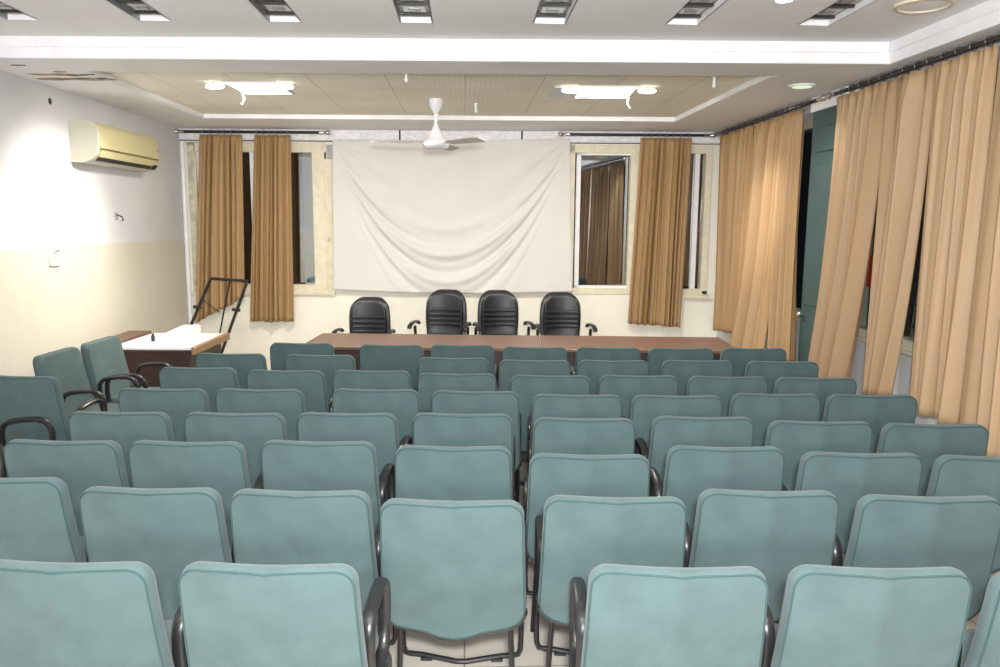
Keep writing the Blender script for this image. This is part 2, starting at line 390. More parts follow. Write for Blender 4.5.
# ------------------------------------------------------------------ green chairs
def rrect(w, h, rt, rb, n=8, sag=0.0, tab=0.0):
    """outline of a rounded panel, x centred, z from 0 to h, counter-clockwise"""
    pts = []
    def arc(cx, cz, r, a0, a1):
        for i in range(n+1):
            a = a0 + (a1-a0)*i/n; pts.append((cx+r*cos(a), cz+r*sin(a)))
    arc(w/2-rb, rb, rb, -pi/2, 0)
    for i in range(1, 6): pts.append((w/2, rb+(h-rt-rb)*i/6))
    arc(w/2-rt, h-rt, rt, 0, pi/2)
    for i in range(1, 10): pts.append((w/2-rt-(w-2*rt)*i/10, h))
    arc(-w/2+rt, h-rt, rt, pi/2, pi)
    for i in range(1, 6): pts.append((-w/2, h-rt-(h-rt-rb)*i/6))
    arc(-w/2+rb, rb, rb, pi, 1.5*pi)
    for i in range(1, 16): pts.append((-w/2+rb+(w-2*rb)*i/16, 0))
    out = []
    for x, z in pts:
        k = max(0, 1-z/(h*.3))
        z -= k*sag*(1-(2*x/w)**2)
        if tab: z -= k*tab*max(0, min(1, (.2*w-abs(x))/(.09*w)))
        out.append((x, z))
    return out
def pad(mb, outline, rear, front, deform, rnd=.018, centre=None):
    """closed cushion: outline in (x, z), thickness from rear to front (y), edges rounded"""
    cx = 0; cz = centre if centre is not None else sum(p[1] for p in outline)/len(outline)
    W_ = max(abs(p[0]) for p in outline)
    def ring(s, y):
        return [(cx+(x-cx)*s, y, cz+(z-cz)*s) for x, z in outline]
    e = rnd/W_
    rings = [ring(.0, rear), ring(.35, rear), ring(.65, rear), ring(.86, rear), ring(1-e, rear), ring(1-.3*e, rear+(front-rear)*.13), ring(1, rear+(front-rear)*.38),
             ring(1, rear+(front-rear)*.62), ring(1-.3*e, rear+(front-rear)*.87), ring(1-e, front), ring(.86, front+.004), ring(.65, front+.008), ring(.35, front+.01), ring(0, front+.01)]
    n = len(outline); vs = []; fs = []
    vs.append(rings[0][0])
    for r in rings[1:-1]: vs += r
    vs.append(rings[-1][0]); last = len(vs)-1
    k = len(rings)-2
    for j in range(n):
        fs.append((0, 1+(j+1) % n, 1+j))
        for i in range(k-1):
            a = 1+i*n+j; c = 1+i*n+(j+1) % n; fs.append((a, c, c+n, a+n))
        fs.append((1+(k-1)*n+j, 1+(k-1)*n+(j+1) % n, last))
    mb.add([deform(*v) for v in vs], fs); return mb

BH = 0.50; BZ = 0.398; BW = 0.498
def back_def(x, y, z):          # z 0..BH up the panel
    t = z/BH
    lean = -0.185 - 0.105*max(0, t) - .010*sin(pi*max(0, min(1, t)))
    bow = 0.016*(2*abs(x)/BW)**1.7
    if y < 0: bow += .010*min(1, abs(x)/.05)          # faint ridge down the middle of the rear shell
    return (x*(1 + .065*(1-max(0, min(1, t)))), lean + y + bow - .008, BZ + z)
def crest(pts, amp=.0018):
    return [(x, z + (amp*cos(2*pi*x/BW*1.0)*-1 if z > BH*.8 else 0)) for x, z in pts]

def arm_path(sx):
    P = [(-.115, .455), (-.125, .54), (-.12, .605), (-.09, .64), (-.03, .655), (.06, .662), (.11, .657), (.155, .63), (.172, .575), (.165, .50), (.145, .43), (.105, .395), (.02, .385), (-.07, .40)]
    # smooth closed
    out = []
    n = len(P)
    for i in range(n):
        p0, p1, p2, p3 = P[i-1], P[i], P[(i+1) % n], P[(i+2) % n]
        for t in (0, .5):
            c = [.5*((2*p1[k])+(-p0[k]+p2[k])*t+(2*p0[k]-5*p1[k]+4*p2[k]-p3[k])*t*t+(-p0[k]+3*p1[k]-3*p2[k]+p3[k])*t**3) for k in (0, 1)]
            out.append((sx, c[0], c[1]))
    return out
AX = 0.245
def make_chair():
    t = thing('audience_chair', 'x', 'chair')
    ol = rrect(.46, .385, .05, .05)
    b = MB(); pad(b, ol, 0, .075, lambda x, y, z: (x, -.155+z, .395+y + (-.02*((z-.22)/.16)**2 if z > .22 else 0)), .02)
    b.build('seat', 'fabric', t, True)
    bo = crest(rrect(BW, BH, .052, .06, sag=.035, tab=.016))
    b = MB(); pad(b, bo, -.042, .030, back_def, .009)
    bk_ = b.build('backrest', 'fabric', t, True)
    b = MB(); pp = [back_def(x*.978, -.0415, BH/2+(z-BH/2)*.978) for x, z in bo]
    b.tube(pp, .0030, 6, closed=True); b.build('piping', 'piping', bk_, True)
    # dark shell edge showing under the panel
    b = MB()
    for i in range(25):
        pass
    low = [(x, z) for x, z in bo if z < BH*.16 and abs(x) < BW*.5]
    low.sort()
    b.tube([back_def(x, -.014, z-.004) for x, z in low], (.008, .026), 6, flat=(0, 1, 0)); b.build('back_shell', 'black_plastic', t, True)
    for s in (-1, 1):
        b = MB(); b.tube(arm_path(s*AX), (.0155, .0225), 10, closed=True, flat=(1, 0, 0))
        b.build('armrest', 'black_plastic', t, True)
        # rear leg, from back bracket to floor
        b = MB(); b.tube([(s*.205, -.150, .46), (s*.205, -.145, .38), (s*.212, -.12, .22), (s*.222, -.10, .0)], .0105, 8)
        b.build('leg', 'black_metal', t, True)
        b = MB(); b.tube([(s*.205, -.13, .385), (s*.225, .13, .38), (s*.24, .19, .365), (s*.25, .212, .32), (s*.252, .222, .12), (s*.250, .225, .05), (s*.24, .225, .024), (s*.215, .222, .02)], .0115, 8)
        b.build('leg', 'black_metal', t, True)
    b = MB(); b.tube([(-.225, .223, .021), (-.17, .217, .02), (-.02, .17, .02), (.02, .17, .02), (.17, .217, .02), (.225, .223, .021)], .0115, 8)
    fb = b.build('floor_bar', 'black_metal', t, True)
    for s in (-1, 1):
        MB().box((s*.15-.025, .195, .0), (s*.15+.025, .22, .014), .004).build('glide', 'black_plastic', fb)
    MB().tube([(-.235, -.1, .392), (.235, -.1, .392)], .010, 8).tube([(-.235, .15, .382), (.235, .15, .382)], .010, 8).build('seat_frame', 'black_metal', t, True)
    return t
ROWS = [  # crest position (x, y) of every back, row by row away from the camera
 ('row nearest the camera', [(-1.13, 2.10), (-.55, 2.07), (.60, 2.02), (1.17, 2.00), (1.73, 1.95)]),
 ('second row from the camera', [(-1.74, 2.84), (-1.12, 2.71), (-.59, 2.67), (-.05, 2.56), (.53, 2.58), (1.10, 2.63), (1.66, 2.56)]),
 ('third row from the camera', [(-1.75, 3.33), (-1.21, 3.31), (-.64, 3.33), (-.05, 3.21), (.52, 3.08), (1.13, 3.18), (1.68, 3.08), (2.23, 3.02)]),
 ('fourth row from the camera', [(-1.73, 3.84), (-1.15, 3.77), (-.59, 3.80), (-.01, 3.78), (.59, 3.68), (1.19, 3.73), (1.75, 3.60), (2.28, 3.54)]),
 ('fifth row from the camera', [(-1.72, 4.38), (-1.17, 4.36), (-.51, 4.37), (.06, 4.33), (.63, 4.20), (1.19, 4.14), (1.77, 4.21), (2.31, 4.18)]),
 ('sixth row from the camera', [(-1.74, 5.02), (-1.15, 4.92), (-.60, 4.91), (-.05, 4.78), (.54, 4.72), (1.10, 4.74), (1.66, 4.70), (2.21, 4.66)]),
 ('seventh row from the camera', [(-1.69, 5.56), (-1.04, 5.50), (-.08, 5.38), (.49, 5.28), (1.04, 5.27), (1.64, 5.27), (2.23, 5.23)]),
 ('row at the wooden tables', [(-1.28, 6.04), (-.57, 5.95), (-.02, 5.94), (.54, 5.85), (1.11, 5.83), (1.67, 5.80), (2.24, 5.80)]),
]
ORD = ['leftmost', 'second from left', 'third from left', 'fourth from left', 'fifth from left', 'sixth from left', 'seventh from left', 'rightmost']
chair0 = make_chair(); first = True
YAW = -0.065
def put_chair(cx, cy, yaw, label, group):
    global first
    if first: o = chair0; first = False
    else: o = copy_tree(chair0)
    dx, dy = -sin(yaw), cos(yaw)
    o.location = (cx + .285*dx, cy + .285*dy, 0); o.rotation_euler = (0, 0, yaw)
    o['label'] = label; o['group'] = group
    return o
POS = [[list(p) for p in row] for _, row in ROWS]
for _ in range(120):                       # keep neighbours clear of each other
    for row in POS:
        for i in range(len(row)-1):
            g = row[i+1][0]-row[i][0]
            if g < .543: row[i][0] -= (.543-g)/2; row[i+1][0] += (.543-g)/2
    for ra, rb in zip(POS, POS[1:]):
        for a in ra:
            for c in rb:
                if abs(c[0]-a[0]) < .53:
                    g = (c[1]-a[1]) + .065*(c[0]-a[0])
                    if g < .478: a[1] -= (.478-g)/2; c[1] += (.478-g)/2
for (rname, _), row in zip(ROWS, POS):
    for i, (x, y) in enumerate(row):
        o_ = ORD[i] if i < len(row)-1 else 'rightmost'
        put_chair(x, y, YAW, 'green fabric armchair, %s in the %s' % (o_, rname), 'green audience chairs in rows')
side = 'green chairs along the left wall'
put_chair(-2.73, 4.75, -.13, 'green armchair at far left, back turned, near the left wall', side)
put_chair(-2.93, 4.36, -pi/2, 'green chair cut off by the left photo edge, only its armrest showing', side)
put_chair(-2.95, 5.63, -pi/2-.06, 'green armchair facing right along the left wall, nearer of the two together', side)
put_chair(-2.90, 6.20, -pi/2-.06, 'green armchair facing right beside the white-topped desk', side)

# ------------------------------------------------------------------ stage tables
def stage_table(label, xa, xb, yf0, dep, m1='table_wood'):
    cx = (xa+xb)/2; L = xb-xa
    t = thing('conference_table', label, 'table', (cx, yf0, 0), radians(-4.0), 'wooden tables facing the chairs')
    MB().box((-L/2, 0, .722), (L/2, dep, .75), .004).build('tabletop', 'table_wood', t)
    MB().box((-L/2+.05, .06, .10), (L/2-.05, .08, .72)).build('modesty_panel', 'table_dark', t)
    for s in (-1, 1):
        x = s*(L/2-.045); MB().box((x-.018, .05, 0), (x+.018, dep-.06, .722), .003).build('leg', 'table_dark', t)
    MB().box((-L/2+.06, .35, .63), (L/2-.06, .37, .72)).build('rail', 'table_dark', t)
stage_table('left brown wooden table before the cloth screen, longer run', -1.46, .672, 6.72, .80)
stage_table('right brown wooden table standing under the right curtained window', .677, 2.42, 6.58, .82)

# ------------------------------------------------------------------ black office chairs
def office_chair():
    t = thing('office_chair', 'x', 'chair', group='black office chairs behind the tables')
    # five-star base and gas column
    b = MB()
    for k in range(5):
        a = 2*pi*k/5+.3
        b.tube([(.03*cos(a), .03*sin(a), .115), (.28*cos(a), .28*sin(a), .075)], [.025, .016], 8)
    b.build('base', 'black_plastic', t, True)
    for k in range(5):
        a = 2*pi*k/5+.3; mt = Matrix.Translation((.27*cos(a), .27*sin(a), .028)) @ Matrix.Rotation(a, 4, 'Z') @ Matrix.Rotation(pi/2, 4, 'X')
        MB().lathe([(.02, -.02), (.028, -.016), (.028, .016), (.02, .02)], 14, mt).build('caster', 'black_plastic', t, True)
    MB().tube([(0, 0, .09), (0, 0, .40)], .025, 12).build('gas_column', 'black_metal', t, True)
    b = MB(); pad(b, rrect(.46, .48, .10, .08), 0, .09, lambda x, y, z: (x, -.25+z, .40+y-(.03*((z-.25)/.25)**2 if z < .25 else 0)), .03)
    b.build('seat', 'leather', t, True)
    H = .60; Wd = .455
    def od(x, y, z):
        u = max(0, min(1, z/H)); nar = 1.0 - .16*max(0, (u-.55)/.45)**2 - .10*max(0, (.4-u)/.4)
        return (x*nar, .215 + .085*u + .02*sin(u*pi*2) + y - .10*(x/.25)**2*.5, .47+z)
    b = MB(); pad(b, rrect(Wd, H, .135, .09), .05, -.035, od, .03)
    br = b.build('backrest', 'leather', t, True)
    # stitched inner panel with four horizontal rolls
    b = MB(); pad(b, [(x, z+.12) for x, z in rrect(Wd*.80, H*.74, .10, .05)], 0, -.012, lambda x, y, z: od(x, y-.043, z), .012)
    b.build('inner_panel', 'leather', br, True)
    for k in range(4):
        zz = .235+.052*k
        MB().tube([od(x*Wd*.385, -.055, zz) for x in [-1, -.7, -.35, 0, .35, .7, 1]], (.018, .010), 8, flat=(0, 1, 0)).build('stitched_roll', 'leather', br, True)
    for s in (-1, 1):
        b = MB(); b.tube([(s*.23, .06, .43), (s*.275, .04, .44), (s*.285, .02, .52), (s*.288, .00, .70)], (.016, .024), 8, flat=(0, 1, 0))
        ar = b.build('arm_post', 'black_plastic', t, True)
        b = MB(); b.tube([(s*.293, -.19, .70), (s*.293, -.17, .725), (s*.292, -.10, .745), (s*.288, 0, .748), (s*.283, .08, .74), (s*.28, .12, .715)], (.014, .026), 10, flat=(1, 0, 0))
        b.build('arm_pad', 'black_plastic', ar, True)
    return t
oc0 = office_chair()
for i, (x, y, h, rz, lab) in enumerate([(-1.06, 8.15, -.045, -.12, 'black leather office chair behind the table, leftmost of four'),
        (-.25, 8.10, .045, -.22, 'black leather office chair second from left, turned slightly, tall back'),
        (.40, 8.10, .04, .17, 'black leather office chair third from left, close beside its left neighbour'),
        (1.06, 8.10, .02, .08, 'black leather office chair below the right window, rightmost of four')]):
    o = oc0 if i == 0 else copy_tree(oc0)
    o.location = (x, y, 0); o.rotation_euler = (0, 0, rz); o['label'] = lab
    for ch in o.children:                      # gas lift height
        if ch.name.split('.')[0] not in ('base', 'caster', 'gas_column'): ch.location.z = h

# ------------------------------------------------------------------ curtains
G1 = 'gold curtains on the stage wall'
def curtain(name, label, m, top0, top1, bot0, bot1, z_top, zb0, zb1, npl, amp, nrm, group, curve=None, seed=0, nring=6, rod_off=0.0, flare=None):
    """pleated sheet between two top points and two bottom points; nrm = direction into the room"""
    rnd = random.Random(seed); ph = [rnd.uniform(0, 6.28) for _ in range(6)]; nv_ = Vector(nrm)
    root_loc = Vector((top0[0], top0[1], min(zb0, zb1)))
    along_ = (Vector((*top1, 0))-Vector((*top0, 0))); lam = along_.length/npl; along_.normalize()
    b = MB()
    def f(u, v):                        # v 0 top, 1 bottom
        t0 = Vector((*top0, 0)); t1 = Vector((*top1, 0)); b0 = Vector((*bot0, 0)); b1 = Vector((*bot1, 0))
        ww = v if not curve else v**curve
        uu = u + .012*sin(7*u+ph[4])*v
        p = (t0+(t1-t0)*uu)*(1-ww) + (b0+(b1-b0)*uu)*ww
        grow = min(1, .45 + v*6)
        A = amp*(.75+.40*v)*grow
        k = 2*pi*npl*(u + .045*sin(4.3*u+ph[0]) + .022*sin(11*u+ph[1])) + .55*sin(2.2*v+ph[2])*sin(5*u+ph[4])*v
        mod = .72 + .28*sin(k*.43+ph[5]+.9*v)
        off = 1.55*A*(sin(k)*mod + .30*sin(.53*k+ph[3]+1.3*v) + .22*sin(2*k+ph[4]+v))
        if G1 == group:                      # narrow deep pleats on the stage wall curtains
            kk = .62*k; off = A*((2*abs(sin(kk))**.8 - 1)*(.75+.45*sin(.61*kk+ph[5]+.6*v)) + .55*sin(.47*kk+ph[3]+v) + .15*sin(4*kk+ph[1]))
        p += (along_*(.05*lam*mod*sin(2*k)*min(1, u*8, (1-u)*8)))
        off *= min(1, .15+u*6, .15+(1-u)*6)
        if v < .05: off += .20*amp*sin(2*k)*(1-v/.05)
        ph_u = k
        if flare: off += flare(u, v)
        z = z_top + ((zb0+(zb1-zb0)*u) - z_top)*v + .006*sin(ph_u)*(v > .99)
        q_ = p + nv_*off; return (q_.x, q_.y, z)
    b.grid(f, max(30, int(npl*22)), 40)
    o = b.build(name, m, None, 'all', loc=root_loc)
    sm = o.modifiers.new('thick', 'SOLIDIFY'); sm.thickness = .004; sm.offset = 0
    tag(o, label, 'curtain', group)
    along = (Vector((*top1, 0))-Vector((*top0, 0)))
    for i in range(nring):
        u = (i+.5)/nring; p = Vector((*top0, 0))+along*u; z = z_top+.022
        ax = along.normalized(); mt = Matrix.Translation(Vector((p.x, p.y, z+.012))-root_loc) @ ax.to_track_quat('Z', 'Y').to_matrix().to_4x4()
        r = MB(); r.tube([tuple(mt @ Vector((.027*cos(k*pi/6), .027*sin(k*pi/6), 0))) for k in range(12)], .003, 5, closed=True)
        r.build('curtain_ring', 'chrome', o, True)
    return o
def rod(label, p0, p1, tf, z, group, wall_d):
    """p0,p1 (x,y) ends; tf gives outward wall direction"""
    a = Vector((p0[0], p0[1], z)); c = Vector((p1[0], p1[1], z)); d_ = (c-a).normalized()
    o = MB().tube([a, c], .016, 12).build('curtain_rod', 'black_metal', None, True, loc=a); tag(o, label, 'curtain rod', group)
    for e, s in ((a, -1), (c, 1)):
        mt = Matrix.Translation(e-a) @ (d_*s).to_track_quat('Z', 'Y').to_matrix().to_4x4()
        MB().lathe([(.014, -.06), (.02, -.055), (.02, .0), (.012, .012), (.022, .022), (.030, .04), (.030, .055), (.018, .075), (.004, .08)], 16, mt).build('finial', 'chrome', o, True)
    for k in (.01, .99):
        e = a+(c-a)*k - a; wv = Vector(tf)*wall_d
        MB().tube([e, e+wv], .008, 8).build('bracket', 'chrome', o, True)
    return o
def bxy(x, d): p = bk(x, d, 0); return (p[0], p[1])
RZ_ = 2.872
rod('short black rod above the left window with two gold curtains', bxy(-3.36, .12), bxy(-1.66, .12), (0, 1, 0), RZ_, 'black curtain rods', .09)
rod('short black rod above the right window with one gold curtain', bxy(1.17, .12), bxy(2.86, .12), (0, 1, 0), RZ_, 'black curtain rods', .09)
rod('long black rod on the right wall, far half near the stage corner', (2.96, 9.13), (2.96, 6.49), (1, 0, 0), 2.885, 'black curtain rods', .12)
rod('long black rod on the right wall, near half over the pale curtains', (2.96, 6.30), (2.96, -1.4), (1, 0, 0), 2.885, 'black curtain rods', .12)
ZT = 2.838; G2 = 'gold curtains on the right wall'
curtain('curtain', 'gold curtain at left end of left window, behind the metal easel', 'gold', bxy(-3.12, .12), bxy(-2.62, .12), bxy(-3.27, .14), bxy(-2.66, .12), ZT, .60, .93, 7, .045, (0, -1, 0), G1, seed=1)
curtain('curtain', 'gold curtain hanging straight at the middle of the left window', 'gold', bxy(-2.48, .12), bxy(-2.05, .12), bxy(-2.61, .12), bxy(-2.08, .12), ZT, .625, .625, 7, .042, (0, -1, 0), G1, seed=2)
curtain('curtain', 'gold curtain over the right part of the right window', 'gold', bxy(2.06, .12), bxy(2.66, .12), bxy(1.98, .12), bxy(2.62, .12), ZT, .64, .60, 8, .045, (0, -1, 0), G1, seed=3, nring=7)
zr = 2.85
XT = 2.96
def rcur(label, m, ya, yb, ba, bb, za, zb, n, amp, seed, nr, curve=1.0):
    curtain('curtain', label, m, (XT, ya), (XT, yb), ba, bb, zr, za, zb, n, amp, (-1, 0, 0), G2, seed=seed, nring=nr, curve=curve)
rcur('gold curtain in the stage corner, first on the right wall', 'gold', 9.05, 8.01, (2.93, 8.85), (2.94, 8.03), .61, .68, 9, .042, 4, 6)
rcur('gold curtain on the right wall, its bottom pulled out into the room', 'gold', 7.975, 7.22, (2.82, 8.0), (2.80, 7.12), .46, .44, 7, .042, 14, 5, 2.6)
rcur('narrow gold curtain beside the dark gap and teal door', 'gold', 7.21, 6.82, (2.92, 7.00), (2.92, 6.68), .58, .60, 4, .045, 5, 4, 2.2)
rcur('pale gold curtain next to the teal door on the right wall', 'gold_pale', 6.20, 5.46, (2.93, 6.36), (2.93, 5.71), .53, .60, 6, .045, 6, 5, 2.0)
rcur('pale gold curtain between the two dark gaps, right wall', 'gold_pale', 5.45, 4.90, (2.93, 5.40), (2.93, 5.06), .64, .67, 4, .05, 7, 4, 2.2)
rcur('pale gold curtain just right of the second dark gap', 'gold_pale', 4.89, 4.345, (2.93, 4.82), (2.93, 4.35), .68, .66, 5, .05, 8, 4, 2.2)
rcur('pale gold curtain nearest the camera at the right photo edge', 'gold_pale', 4.31, 3.2, (2.92, 4.29), (2.92, 3.1), .60, .58, 9, .055, 9, 8)
for k_ in range(3):
    ya = 3.05-1.4*k_
    curtain('curtain', 'pale gold curtain out of frame, mirrored in the right window pane', 'gold_pale', (XT, ya), (XT, ya-1.15), (2.92, ya), (2.92, ya-1.18), zr, .60, .58, 9, .05, (-1, 0, 0), 'curtains seen only in the window reflection', seed=20+k_, nring=8)
o = MB().box((3.128, 5.80, 1.38), (3.1505, 5.98, 1.62), .006).build('red_panel', 'red', None, loc=(3.14, 5.89, 1.38)); tag(o, 'small red panel on the window glass, glimpsed through the first gap in the pale curtains', 'panel')

# ------------------------------------------------------------------ cloth screen
SX0, SX1, SZ0, SZ1 = -1.57, 1.24, 1.00, 2.81
def cloth(u, v):
    hw = (SX1-SX0)/2; cx = (SX0+SX1)/2
    tz = 2.785 + .045*u - .012*sin(pi*u)                      # pinned along the top
    x = SX0 + (SX1-SX0)*u + (.03+.03*u)*v*(2*u-1)
    bz = 1.02 - .035*sin(pi*u)
    z = tz + (bz-tz)*v
    xi = (x-cx)/hw
    den = max(.10, 1 - xi*xi*.93)
    s = (tz - z)/1.78/den                                     # which hanging fold a point lies on
    wgt = max(0, min(1, (s-.38)/.25))*max(0, 1-abs(xi)**6)
    d = .032*wgt*sin(2*pi*(5.2*s + .35*sin(2*xi+1)))*exp(-((s-.82)/.30)**2)
    d += .014*wgt*sin(2*pi*(11*s+.6*xi))*exp(-((s-.85)/.22)**2)
    for cxr, czr, sg in ((-1, 1, 1), (1, 1, -1)):             # rays from the pinned corners
        ax_ = (xi-cxr)*sg; az = v
        ang = math.atan2(az*1.3, max(1e-3, ax_)); rr = sqrt(ax_*ax_+az*az)
        d += .016*sin(ang*15)*exp(-((ang-.75)/.5)**2)*exp(-(rr-.45)**2*3)
    return bk(x, .065 + d + .03*v, z)
b = MB(); b.grid(cloth, 150, 110)
p = bk(-.16, .05, 1.0)
o = b.build('projection_cloth', 'cloth', None, 'all', loc=p); sm = o.modifiers.new('thick', 'SOLIDIFY'); sm.thickness = .003; sm.offset = 0
tag(o, 'large white cloth sheet sagging in folds on the stage wall', 'cloth')

# ------------------------------------------------------------------ air conditioner
y0, y1, Xw, zz = 6.95, 8.28, LX, 2.33
t = thing('air_conditioner', 'yellowed split air conditioner high on the left wall', 'air conditioner', (Xw, (y0+y1)/2, zz))
L = (y1-y0)/2
def prof(mb, pr, ya, yb_):
    n = len(pr); vs = [(x, ya, z) for x, z in pr]+[(x, yb_, z) for x, z in pr]
    mb.add(vs, [tuple(range(n))[::-1], tuple(range(n, 2*n))]+[(i, (i+1) % n, n+(i+1) % n, n+i) for i in range(n)]); return mb
shell = [(.0, .005), (.0, .355), (.10, .365), (.19, .35), (.228, .32), (.238, .28), (.238, .16), (.225, .09), (.19, .04), (.13, .008), (.06, .0)]
b = MB(); prof(b, shell, -L, L); o = b.build('housing', 'ac_side', t, True)
fr = [(.19, .352), (.232, .322), (.245, .28), (.246, .13), (.236, .125), (.225, .28), (.18, .34)]
b = MB(); prof(b, fr, -L+.05, L-.01); b.build('front_panel', 'ac', t, True)
b = MB(); prof(b, [(.237, .112), (.243, .127), (.238, .128), (.228, .114)], -L+.05, L-.01); b.build('seam', 'ac_line', t)
b = MB(); prof(b, [(.238, .105), (.243, .11), (.228, .055), (.218, .048), (.21, .06)], -L+.06, L-.01); b.build('louvre', 'ac', t, True)
b = MB(); prof(b, [(.207, .045), (.222, .05), (.20, .022), (.185, .02)], -L+.05, L-.14); b.build('outlet', 'dark', t)
b = MB(); prof(b, [(.205, .03), (.236, .065), (.225, .042), (.2, .018)], L-.13, L-.03); b.build('display', 'dark', t)
MB().box((.236, L-.06, .20), (.249, L-.025, .225), .003).build('badge', 'rust', t)
MB().tube([(.012, L-.5, .36), (.012, L-.5, .57)], .004, 6).build('pipe', 'beige', t, True)

# ------------------------------------------------------------------ ceiling fan
fx, fy = -.27, 7.35
t = thing('ceiling_fan', 'white ceiling fan with three blades hanging before the cloth screen', 'fan', (fx, fy, RZc))
MB().lathe([(.066, .0), (.066, -.02), (.052, -.08), (.030, -.115), (.02, -.13)], 24).build('canopy', 'fan', t, True)
MB().lathe([(.014, -.10), (.014, -.25)], 12).build('rod', 'chrome', t, True)
MB().lathe([(.02, -.235), (.028, -.25), (.06, -.33), (.075, -.36), (.105, -.375), (.122, -.40), (.122, -.425), (.10, -.445), (.03, -.45)], 32).build('motor', 'fan', t, True)
for ang in (-46, -166, 74):
    a = radians(ang); b = MB()
    mt = Matrix.Rotation(a, 4, 'Z') @ Matrix.Translation((0, 0, -.40)) @ Matrix.Rotation(radians(-13), 4, 'X')
    b.box((.10, -.018, -.005), (.20, .018, .005), .002, mt)
    pl = [(.17, -.05), (.30, -.062), (.55, -.068), (.60, -.05), (.61, .04), (.58, .06), (.32, .06), (.17, .045)]
    b.prism(pl, -.004, .003, mt); b.build('blade', 'fan_blade', t)

# ------------------------------------------------------------------ ceiling lights
def panel_light(label, cx, cy, mirror, hw=.2):
    t = thing('ceiling_light', label, 'ceiling light', (cx, cy, RZc), atan(SK), 'lit panel lights in the tiled ceiling')
    hl = .28
    b = MB()
    for lo, hi in [((-hw-.025, -hl-.025, -.012), (-hw, hl+.025, .0)), ((hw, -hl-.025, -.012), (hw+.025, hl+.025, 0)), ((-hw, -hl-.025, -.012), (hw, -hl, 0)), ((-hw, hl, -.012), (hw, hl+.025, 0))]: b.box(lo, hi, .003)
    b.build('frame', 'white_trim', t)
    MB().box((-hw, -hl, -.008), (hw, hl, -.003)).build('diffuser', 'lamp', t)
    for s in (-1, 1):
        mt = Matrix.Translation((s*(hw+.085), -hl+.02, -.035)) @ Matrix.Rotation(pi/2, 4, 'Y')
        MB().lathe([(.008, -.075), (.018, -.06), (.023, -.02), (.023, .03), (.016, .06), (.006, .075)], 14, mt).build('bulb', 'bulb', t, True)
        MB().tube([(s*(hw+.09), -hl+.02, 0), (s*(hw+.09), -hl+.02, -.02)], .02, 10).build('lamp_holder', 'beige', t, True)
    x = -mirror*hw
    MB().tube([(x, .15, -.02), (x+.01*mirror, .17, -.07), (x-.02*mirror, .19, -.11)], .008, 6).build('clip', 'beige', t, True)
    return t
panel_light('left lit square ceiling panel with two bulbs, above the left window', -1.75, 6.88, 1)
panel_light('right lit square ceiling panel with two bulbs, above the right window', 1.20, 6.80, -1, .23)
o = MB(lambda x, y, z: (x, y+SK*x, z)).box((.74, 6.62, RZc-.012), (.90, 7.14, RZc), .002).build('fixture_flap', 'grey_alu', None, loc=(.8, 6.6, RZc)); tag(o, 'grey open flap left of the right lit ceiling panel', 'panel')

NM = ['leftmost recessed ceiling trough, cut by the left photo edge', 'recessed ceiling trough second from left, unlit metal louvre', 'recessed ceiling trough third from left, above the left window',
      'recessed ceiling trough fourth from left, left of the middle', 'recessed ceiling trough fifth from left, right of the middle', 'recessed ceiling trough sixth from left, above the right window', 'rightmost recessed ceiling trough near the pale curtains']
for i, x in enumerate(SLOTS):
    e = S1Y + SK*x; t = thing('recessed_light', NM[i], 'ceiling light', (x, (S0Y+e)/2, TZ), 0, 'unlit recessed troughs in the white ceiling')
    Lh = (e-S0Y)/2; D = .042
    b = MB()
    for lo, hi in [((SW-.001, -Lh, 0), (SW+.006, Lh, D)), ((-SW, Lh-.001, 0), (SW, Lh+.006, D)), ((-SW, -Lh-.006, 0), (SW, -Lh+.001, D))]: b.box(lo, hi)
    b.build('rim', 'white_trim', t)
    MB().box((-SW, -Lh, D-.004), (SW, Lh, D+.01)).box((-SW-.006, -Lh, 0), (-SW+.001, Lh, D)).build('housing', 'fixture', t)
    for k in range(5):
        y = Lh-.17-k*.24
        r = MB().box((-.07, y-.075, D-.012), (.07, y+.045, D-.003), .004).build('reflector', 'fixture_light', t)
        MB().box((-.035, y-.045, D-.02), (.035, y+.015, D-.010), .003).build('lamp_socket', 'fixture', r)
        MB().box((-SW+.004, y+.075, D-.02), (SW-.004, y+.105, D-.003), .002).build('cross_bar', 'fixture_dark', t)
# small round fittings
def disc_light(name, label, loc, r, ring, lens, cat='ceiling light'):
    t = thing(name, label, cat, loc)
    MB().lathe([(r*.8, -.002), (r*.84, -.016), (r*.97, -.014), (r, .0)], 32).build('ring', ring, t, True)
    MB().lathe([(r*.84, -.001), (r*.82, -.007), (r*.4, -.011)], 32).build('lens', lens, t, True)
disc_light('ceiling_speaker', 'round beige-rimmed disc in the white ceiling at top right', (2.53, 4.36, TZ), .155, 'beige', 'white_trim', 'ceiling fitting')
disc_light('downlight', 'small round lit downlight in the white ceiling at the top edge', (1.72, 4.30, TZ), .055, 'white_trim', 'bulb')
t = thing('downlight', 'greenish lit downlight in the soffit beside the right curtain rod', 'ceiling light', (2.62, 6.10, SZ))
MB().lathe([(.075, -.002), (.08, -.014), (.098, -.012), (.105, .0)], 28).build('ring', 'white_trim', t, True)
MB().lathe([(.078, -.001), (.07, -.008), (.05, -.012)], 28).build('lens', 'green_lamp', t, True)
disc_light('smoke_detector', 'tiny beige ceiling fitting at the middle of the top photo edge', (.07, 4.15, TZ), .035, 'beige', 'beige', 'ceiling fitting')
